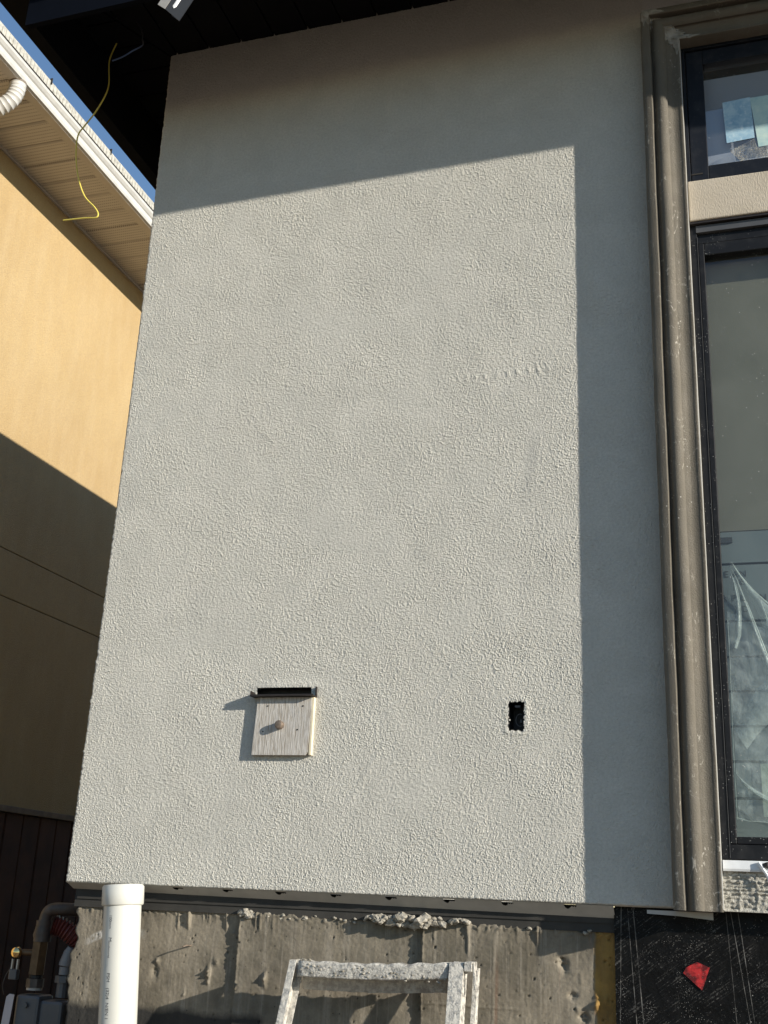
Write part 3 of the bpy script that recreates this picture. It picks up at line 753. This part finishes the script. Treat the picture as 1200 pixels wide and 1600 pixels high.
# ------------------------------------------------------------------ plywood mounting block
blk = thing('mounting_block', 'square weathered plywood block on the grey wall with bolt and metal drip tray', 'mounting block', (.745, 0, 1.996))
MB().prism([(.6585, 2.186), (.8495, 2.186), (.8465, 2.008), (.838, 1.9985), (.6505, 1.9985)], 'y', -.018, .002).build('board', 'ply', blk)
MB().box(.8500, .857, -.0165, .002, 1.999, 2.186).build('edge_strip', 'ply_edge', blk)
bolt = MB().tube([(.7455, -.016, 2.0945), (.7455, -.034, 2.0945)], .0135, 14).tube([(.7455, -.034, 2.0945), (.7455, -.039, 2.0945), (.7455, -.041, 2.0945)], [.0145, .0125, .006], 14).build('bolt', 'rust', blk, smooth=True)
for x, z in ((.696, 2.158), (.8205, 2.157), (.685, 2.074), (.806, 2.080)):
    MB().tube([(x, -.0165, z), (x, -.0192, z)], .0026, 8).build('nail', 'nail', blk)
tr = MB()
tr.prism([(-.040, 2.1875), (-.040, 2.193), (-.0375, 2.193), (-.0375, 2.1905), (.03, 2.1905), (.03, 2.1875)], 'x', .637, .861)
tr.build('drip_tray', 'bronze', blk)
MB().prism([(.8615, 2.1875), (.8615, 2.224)], 'y', -.02, .03) if False else None
MB().box(.637, .6395, -.037, .03, 2.191, 2.205).build('tray_end', 'bronze', blk)
MB().box(.858, .861, -.012, .03, 2.191, 2.222).build('tray_end', 'bronze', blk)
sb = MB(); sb.box(.64, .85, .045, .05, 2.185, 2.235); sb.box(.64, .85, .004, .05, 2.2235, 2.228); sb.build('slot_lining', 'nail', blk)

# ------------------------------------------------------------------ electrical box in its hole
eb = thing('electrical_box', 'dark electrical box sunk in a ragged hole in the grey wall', 'electrical box', (1.524, .03, 2.078))
q = MB(); q.box(1.494, 1.4975, .008, .09, 2.07, 2.178); q.box(1.5505, 1.554, .008, .09, 2.07, 2.178); q.box(1.494, 1.554, .008, .09, 2.066, 2.0695); q.box(1.494, 1.554, .008, .09, 2.1785, 2.182); q.box(1.49, 1.558, .0905, .095, 2.06, 2.19)
q.build('box_shell', 'box_blue', eb)
pts = [(1.53 + .0135 * math.cos(t) * 1.0, .03, 2.115 + .019 * math.sin(t)) for t in np.linspace(math.radians(70), math.radians(290), 14)]
MB().tube(pts, .0016, 6).build('wire_loop', 'cable_grey', eb)
MB().box(1.529, 1.535, .035, .05, 2.108, 2.118).build('clamp', 'cable_grey', eb)
MB().box(1.517, 1.533, .012, .03, 2.152, 2.158).build('clip', 'cable_grey', eb)
lumps('plaster_rim', [(1.503 + .005 * k, .004, 2.0785 - .0012 * k, .0036) for k in range(1, 8, 2)] + [(1.4965 - .001 * math.sin(k), .004, 2.083 + .006 * k, 0.003) for k in range(0, 8, 3)] + [(1.551, .004, 2.082, .003)], eb)

# ------------------------------------------------------------------ white drain pipe
dp = thing('drain_pipe', 'white capped plastic drain pipe standing in front of the concrete foundation', 'pipe', (.40, -.1, 0))
A = Vector((.2855, -.1, 1.52)); B = Vector((.3135, -.1, 1.175)); D_ = (B - A).normalized()
def along(t): return A + D_ * t
MB().tube([along(.002), along(1.52)], .0585, 40).build('pipe', 'pvc', dp, smooth=True)
r = .0655
MB().tube([along(-.058 + .004), along(-.058), along(-.052), along(.0), along(.004)][1:], [r - .005, r, r, r - .003], 40).build('cap', 'pvc', dp, smooth=True)
# printed line down the left of the pipe
ang = math.radians(259)
def pipe_text(txt, size, t0):
    cu = bpy.data.curves.new('print', 'FONT'); cu.body = txt; cu.size = size; cu.extrude = 0
    tmp = bpy.data.objects.new('tmp', cu); C.objects.link(tmp)
    dg = bpy.context.evaluated_depsgraph_get(); dg.update()
    me = bpy.data.meshes.new_from_object(tmp.evaluated_get(dg)); bpy.data.objects.remove(tmp)
    Lr = .0588
    for v in me.vertices:
        c_ = along(t0 + v.co.x); a = ang + v.co.y / Lr
        v.co = c_ + Vector((math.cos(a) * Lr, math.sin(a) * Lr, 0))
    me.materials.clear(); me.materials.append(M['ink'])
    return link('print', me, dp)
pipe_text('.  100mm', .0135, .022)
pipe_text('M', .017, .098)
pipe_text('anufactured', .0098, .111)
pipe_text('________', .008, .152)
pipe_text('PSM', .0155, .2)
pipe_text('(32)4  N/EN 1', .0155, .242)

# ------------------------------------------------------------------ ladder
lad = thing('ladder', 'plaster spattered aluminium ladder leaning below the grey wall', 'ladder', (1.1, -.5, 0))
lean = Vector((0, -.30, -1)).normalized()
def rail(xt, xb_, yt, ztop, w, dep, side, name='rail', L=1.44):
    """C-channel rail from its top down to the ground; side=+1 opens to +x"""
    t = .003
    prof2 = [(0, 0), (w, 0), (w, t), (t, t), (t, dep - t), (w, dep - t), (w, dep), (0, dep)]
    mb = MB(); n_ = len(prof2)
    for k in (0, 1):
        cx = xt + (xb_ - xt) * k; z = ztop - L * k * .96; yy = yt - .42 * k
        for (a, b_) in prof2: mb.v.append((cx + side * a, yy + b_, z))
    for i in range(n_): mb.f.append((i, (i + 1) % n_, n_ + (i + 1) % n_, n_ + i))
    mb.f.append(tuple(range(n_))); mb.f.append(tuple(n_ + i for i in range(n_)))
    return mb.build(name, 'alu', lad, bevel=.0006)
rail(.872, .79, -.12, 1.388, .022, .075, 1)
rail(1.400, 1.43, -.12, 1.408, .041, .055, -1)
# rear pair, a little lower and further back
rail(1.427, 1.46, -.055, 1.392, .014, .03, -1, 'rear_rail')
# top bar: pressed channel, front lip bright, back lip lower and in shade
nb_ = 24; mb = MB()
secs = [(-.117, 0.0), (-.119, .006), (-.1185, .040), (-.114, .0445), (-.070, .044), (-.066, .038), (-.066, -.036)]
for k in range(nb_ + 1):
    t = k / nb_; x = .899 + (1.3585 - .899) * t
    z0 = 1.343 + .018 * t - .006 * math.sin(math.pi * t) + .0008 * math.sin(k * 2.1)
    for (yy, dz) in secs: mb.v.append((x, yy + .001 * math.sin(k * 1.3), z0 + dz * (1 + .06 * math.sin(k * 1.7) * (dz > 0.03))))
ns = len(secs)
for k in range(nb_):
    for i in range(ns - 1):
        a = k * ns + i; mb.f.append((a, a + 1, a + 1 + ns, a + ns))
o = mb.build('top_bar', 'alu', lad, smooth=True)
so = o.modifiers.new('thick', 'SOLIDIFY'); so.thickness = .0025
lumps('plaster_crust', [(random.uniform(.9, 1.36), -.118, 1.35 + random.uniform(0, .03), random.uniform(.002, .0045)) for _ in range(60)] + [(.905 + .004 * k, -.112, 1.3885 + .002 * math.sin(k), .004) for k in range(8)], lad)
# hinge hook at the right head
MB().box(1.4015, 1.426, -.126, -.060, 1.385, 1.411).build('hinge_block', 'alu', lad, bevel=.003)
hk = MB(); hk.prism([(1.4265, 1.408), (1.431, 1.408), (1.438, 1.352), (1.436, 1.334), (1.431, 1.34), (1.4265, 1.385)], 'y', -.122, -.112); hk.build('hook', 'alu', lad, bevel=.002)
for z in (1.396, 1.383): MB().tube([(1.372, -.1205, z), (1.372, -.1235, z)], .005, 10).build('rivet', 'alu_clean', lad)
for zz, w0 in ((1.05, .03), (.72, .06), (.4, .09)):
    yy = -.12 - .42 * (1.39 - zz) / 1.38
    MB().box(.872 - w0 * 1.25 + .006, 1.40 + w0 * .3, yy + .01, yy + .045, zz - .015, zz + .012).build('rung', 'alu', lad, bevel=.003)

# ------------------------------------------------------------------ wires and metal stub under the eave
def smooth_pts(p, n=5):
    p = [Vector(q) for q in p]; out = []
    for i in range(len(p) - 1):
        a, b_, c_, d = p[max(i - 1, 0)], p[i], p[i + 1], p[min(i + 2, len(p) - 1)]
        for k in range(n):
            t = k / n
            out.append(.5 * ((2 * b_) + (c_ - a) * t + (2 * a - 5 * b_ + 4 * c_ - d) * t * t + (3 * b_ - a - 3 * c_ + d) * t ** 3))
    return out + [p[-1]]
WIRE = [(-.185, -.127, 4.967), (-.207, -.13, 4.874), (-.193, -.13, 4.757), (-.203, -.13, 4.692), (-.239, -.13, 4.616), (-.28, -.13, 4.558), (-.305, -.13, 4.514), (-.300, -.13, 4.418), (-.273, -.13, 4.306), (-.229, -.13, 4.208), (-.176, -.13, 4.149), (-.153, -.13, 4.113), (-.162, -.13, 4.096), (-.208, -.13, 4.102), (-.312, -.13, 4.107)]
yw = MB().tube(smooth_pts(WIRE), .0031, 8).build('wire', 'ywire')
yw['label'] = 'thin yellow wire hanging from the dark eave in a loose bend'; yw['category'] = 'wire'
CAB = [(-.046, -.22, 4.972), (-.015, -.21, 4.92), (-.012, -.2, 4.88), (-.016, -.19, 4.862), (-.06, -.19, 4.843), (-.105, -.19, 4.822), (-.15, -.19, 4.812)]
bw = MB().tube(smooth_pts(CAB), .003, 8).build('cable', 'bwire')
bw['label'] = 'short dark cable with blue tip under the dark eave, behind the yellow wire'; bw['category'] = 'cable'
ms = thing('metal_stub', 'short bare folded metal piece sticking down past the dark eave at the top edge', 'metal piece', (.35, -.59, 4.7))
ax = Vector((.49, 0, .87)).normalized()
PA, PB, PC = Vector((.309, -.612, 4.613)), Vector((.343, -.615, 4.583)), Vector((.389, -.585, 4.545))
PD = Vector((.353, -.583, 4.578))
def slab(p, q, L, t, name, mat):
    o = MB().quad(p, q, q + ax * L, p + ax * L).build(name, mat, ms); so = o.modifiers.new('thick', 'SOLIDIFY'); so.thickness = t; return o
slab(PA, PB, .2, .0012, 'front_face', 'steel')
slab(PB + Vector((.0008, .0008, 0)), PC, .2, .0012, 'side_face', 'box_blue')  # shade of side and back face put into a near-black colour
slab(PD, PC + Vector((0, .001, 0)), .2, .0012, 'back_face', 'box_blue')
fo = Vector((.365, -.607, 4.606)); f1 = Vector((.372, -.605, 4.588)); f2 = Vector((.384, -.598, 4.600))
o = MB().quad(fo, f1, f2 + ax * .0, f2 + ax * .1, fo + ax * .1).build('bright_fold', 'steel_glint', ms)  # reflection on the fold put into a pale, mostly diffuse colour
so = o.modifiers.new('thick', 'SOLIDIFY'); so.thickness = .001

# ------------------------------------------------------------------ gas meter piping by the corner
gm = thing('gas_meter', 'grey gas regulator with brown pipe, brass valve and red hose beside the concrete corner', 'gas meter', (-.42, .6, 0))
Y0 = .6
MB().tube(smooth_pts([(-.30, Y0 + .1, 1.482), (-.36, Y0 + .02, 1.485), (-.415, Y0, 1.482), (-.437, Y0, 1.462), (-.443, Y0, 1.425)]), .0235, 14).build('elbow', 'pipe_brown', gm, smooth=True)
for z, rr, hh, nm in ((1.44, .03, .02, 'collar'), (1.383, .033, .02, 'collar')): MB().tube([(-.443, Y0, z), (-.443, Y0, z - hh)], rr, 14).build(nm, 'pipe_brown', gm, smooth=True)
MB().tube([(-.443, Y0, 1.44), (-.444, Y0, 1.415), (-.446, Y0, 1.385), (-.446, Y0, 1.365)], [.024, .03, .035, .028], 14).build('union', 'pipe_brown', gm, smooth=True)
MB().tube([(-.447, Y0, 1.365), (-.449, Y0, 1.245)], .031, 6).build('valve_body', 'brass', gm)
MB().tube([(-.449, Y0, 1.243), (-.449, Y0, 1.232)], .025, 12).build('thread', 'nail', gm)
MB().tube([(-.449, Y0, 1.231), (-.449, Y0, 1.20)], .034, 8).build('hex_nut', 'pipe_brown', gm)
MB().tube([(-.449, Y0, 1.199), (-.449, Y0, 1.19)], .03, 14).build('ring', 'steel', gm, smooth=True)
MB().tube([(-.46, Y0 - .01, 1.322), (-.505, Y0 - .03, 1.322), (-.512, Y0 - .05, 1.322)], [.012, .012, .02], 12).build('valve_stem', 'brass', gm, smooth=True)
MB().tube([(-.513, Y0 - .05, 1.322), (-.513, Y0 - .062, 1.322), (-.513, Y0 - .068, 1.322)], [.021, .018, .008], 14).build('brass_cap', 'brass_bright', gm, smooth=True)
for dx in (-.012, .011): MB().box(-.5135 + dx - .003, -.5135 + dx + .003, Y0 - .055, Y0 - .045, 1.262, 1.298).build('lock_leg', 'alu_clean', gm)
MB().box(-.532, -.498, Y0 - .06, Y0 - .035, 1.225, 1.262).build('lock', 'reg', gm, bevel=.004)
MB().tube(smooth_pts([(-.53, Y0 - .05, 1.27), (-.55, Y0 - .05, 1.235), (-.556, Y0 - .05, 1.20), (-.552, Y0 - .04, 1.17)]), .0018, 6).build('seal_wire', 'pipe_brown', gm)
# ribbed red hose: an arc that dives behind the corner
arc = smooth_pts([(-.402, Y0 + .005, 1.425), (-.375, Y0 + .015, 1.418), (-.345, Y0 + .03, 1.40), (-.318, Y0 + .05, 1.375), (-.30, Y0 + .07, 1.34)], 12)
MB().tube(arc, [.034 + .006 * math.sin(i * 1.6) for i in range(len(arc))], 14).build('hose', 'hose_red', gm, smooth=True)
MB().tube([(-.322, Y0 + .02, 1.348), (-.33, Y0 + .02, 1.33), (-.337, Y0 + .02, 1.29), (-.338, Y0 + .02, 1.282)], [.014, .02, .026, .026], 14).build('fitting', 'grey_pipe', gm, smooth=True)
MB().tube([(-.338, Y0 + .02, 1.278), (-.338, Y0 + .02, 1.25)], .022, 14).build('fitting', 'grey_pipe', gm, smooth=True)
MB().tube([(-.338, Y0 + .02, 1.246), (-.338, Y0 + .02, 1.222)], .034, 8).build('fitting_nut', 'reg', gm)
MB().tube([(-.338, Y0 + .02, 1.221), (-.338, Y0 + .02, 1.17)], .024, 12).build('fitting', 'reg', gm)
MB().box(-.50, -.395, Y0 - .04, Y0 + .06, .95, 1.175).build('regulator_body', 'reg', gm, bevel=.012)
MB().box(-.40, -.30, Y0 - .03, Y0 + .07, .95, 1.16).build('regulator_head', 'reg', gm, bevel=.012)
MB().tube([(-.449, Y0 - .041, 1.14), (-.449, Y0 - .05, 1.14)], .01, 10).build('screw', 'reg', gm)
MB().tube([(-.42, Y0, .96), (-.42, Y0, -.05)], .024, 12).build('riser', 'grey_pipe', gm, smooth=True)
tg = MB(); tg.prism([(-.528, 1.165), (-.515, 1.176), (-.494, 1.174), (-.505, 1.0), (-.54, 1.0)], 'y', Y0 - .058, Y0 - .056); tg.build('tag', 'tag', gm)

# ------------------------------------------------------------------ fence beside the neighbour
fe = thing('fence', 'dark brown board fence with grey cap along the yellow neighbour house', 'fence', (-2.0, 3.0, 0))
y = 1.4; k = 0
while y < 7.4:
    MB().box(-2.03 - .003 * (k % 2), -2.008 - .003 * (k % 2), y, y + .165, -.05, 1.975).build('board', 'fence', fe, bevel=.003); y += .18; k += 1
MB().box(-2.075, -2.033, 1.4, 7.4, -.05, 1.97).build('backing', 'fence', fe)
MB().box(-2.08, -1.985, 1.35, 7.45, 1.978, 2.014).build('cap', 'ledge', fe, bevel=.004)

# ------------------------------------------------------------------ neighbour house
nh = thing('neighbour_house', 'yellow stucco neighbour house with tan vented soffit and white gutter', 'house', (-2.3, 3.0, 0))
NX = -2.3
def bandbox(z0, z1): return MB().box(NX - .25, NX, -.5, 8.0, z0, z1).build('wall_band', 'yellow', nh, bevel=.004)
bandbox(3.6225, 6.25); bandbox(3.3225, 3.6175); bandbox(-.1, 3.3175)
MB().box(NX - .24, NX - .008, -.5, 8.0, 3.2, 3.7).build('joint_backing', 'gap_dark', nh)
ZS = 6.193
y = 1.005 - 7 * .1985
while y < 7.6:
    mb = MB()
    # shallow pressed panel: flat with a V joint at one side
    mb.prism([(y + .003, ZS + .011), (y + .013, ZS), (y + .186, ZS), (y + .195, ZS + .011), (y + .195, ZS + .0125), (y + .003, ZS + .0125)], 'x', NX + .012, -1.845)
    mb.build('soffit_panel', 'soffit_vinyl', nh)
    y += .1985
MB().box(NX, -1.80, -.4, 7.8, ZS + .013, ZS + .02).build('soffit_backing', 'gap_dark', nh)
MB().box(-1.8445, -1.79, -.4, 7.8, ZS - .003, ZS + .0125).build('soffit_channel', 'soffit_plain', nh)
MB().box(NX, NX + .014, -.4, 7.8, ZS - .016, ZS + .012).build('soffit_bead', 'soffit_plain', nh)
gp = [(-1.86, 6.20), (-1.79, 6.192), (-1.772, 6.197), (-1.766, 6.215), (-1.766, 6.245), (-1.758, 6.252), (-1.746, 6.270), (-1.744, 6.288), (-1.752, 6.292), (-1.86, 6.292)]
MB().prism(gp, 'y', -.4, 7.8).build('gutter', 'gutter_white', nh)
MB().box(-1.87, -1.7425, -.4, 7.8, 6.293, 6.3).build('gutter_shadow_strip', 'gap_dark', nh)  # shadow gap put in as a solid dark strip
# pale corrugated edge above the gutter: many small ribs in one piece
rb = MB(); y = .3; k = 0
rb.prism([(-1.80, 6.303), (-1.752, 6.303), (-1.748, 6.366), (-1.80, 6.366)], 'y', -.4, 7.8)
while y < 5.2:
    rb.box(-1.7505, -1.7455, y, y + .022, 6.3035, 6.36 + .004 * math.sin(k * 3.1)); y += .036; k += 1
part(rb.build('roof_edge', 'drip_pale', nh), None, True)
for yy in (1.45, 2.18, .75): MB().box(-1.755, -1.738, yy, yy + .006, 6.34, 6.385).build('gutter_hanger', 'gap_dark', nh)
MB().prism([(-1.80, 6.31), (-1.75, 6.362), (-6.0, 7.2), (-6.0, 6.31)], 'y', -.4, 7.8).build('roof', 'gap_dark', nh)
# ribbed downspout elbow
cen = smooth_pts([(-1.82, 1.245, 6.195), (-1.82, 1.245, 6.14), (-1.845, 1.24, 6.075), (-1.91, 1.225, 6.02), (-1.99, 1.21, 5.985)], 9)
MB().tube(cen, [.047 + (.0045 if i % 3 == 0 else 0) for i in range(len(cen))], 18).build('downspout_elbow', 'gutter_white', nh, smooth=True)
MB().tube([(-1.985, 1.211, 5.988), (-2.22, 1.19, 5.9), (-2.25, 1.19, 5.85), (-2.25, 1.19, .1)], .04, 14).build('downspout', 'gutter_white', nh, smooth=True)
MB().tube([(-1.82, 1.245, 6.2), (-1.82, 1.245, 6.186)], .053, 16).build('outlet_collar', 'ledge', nh)
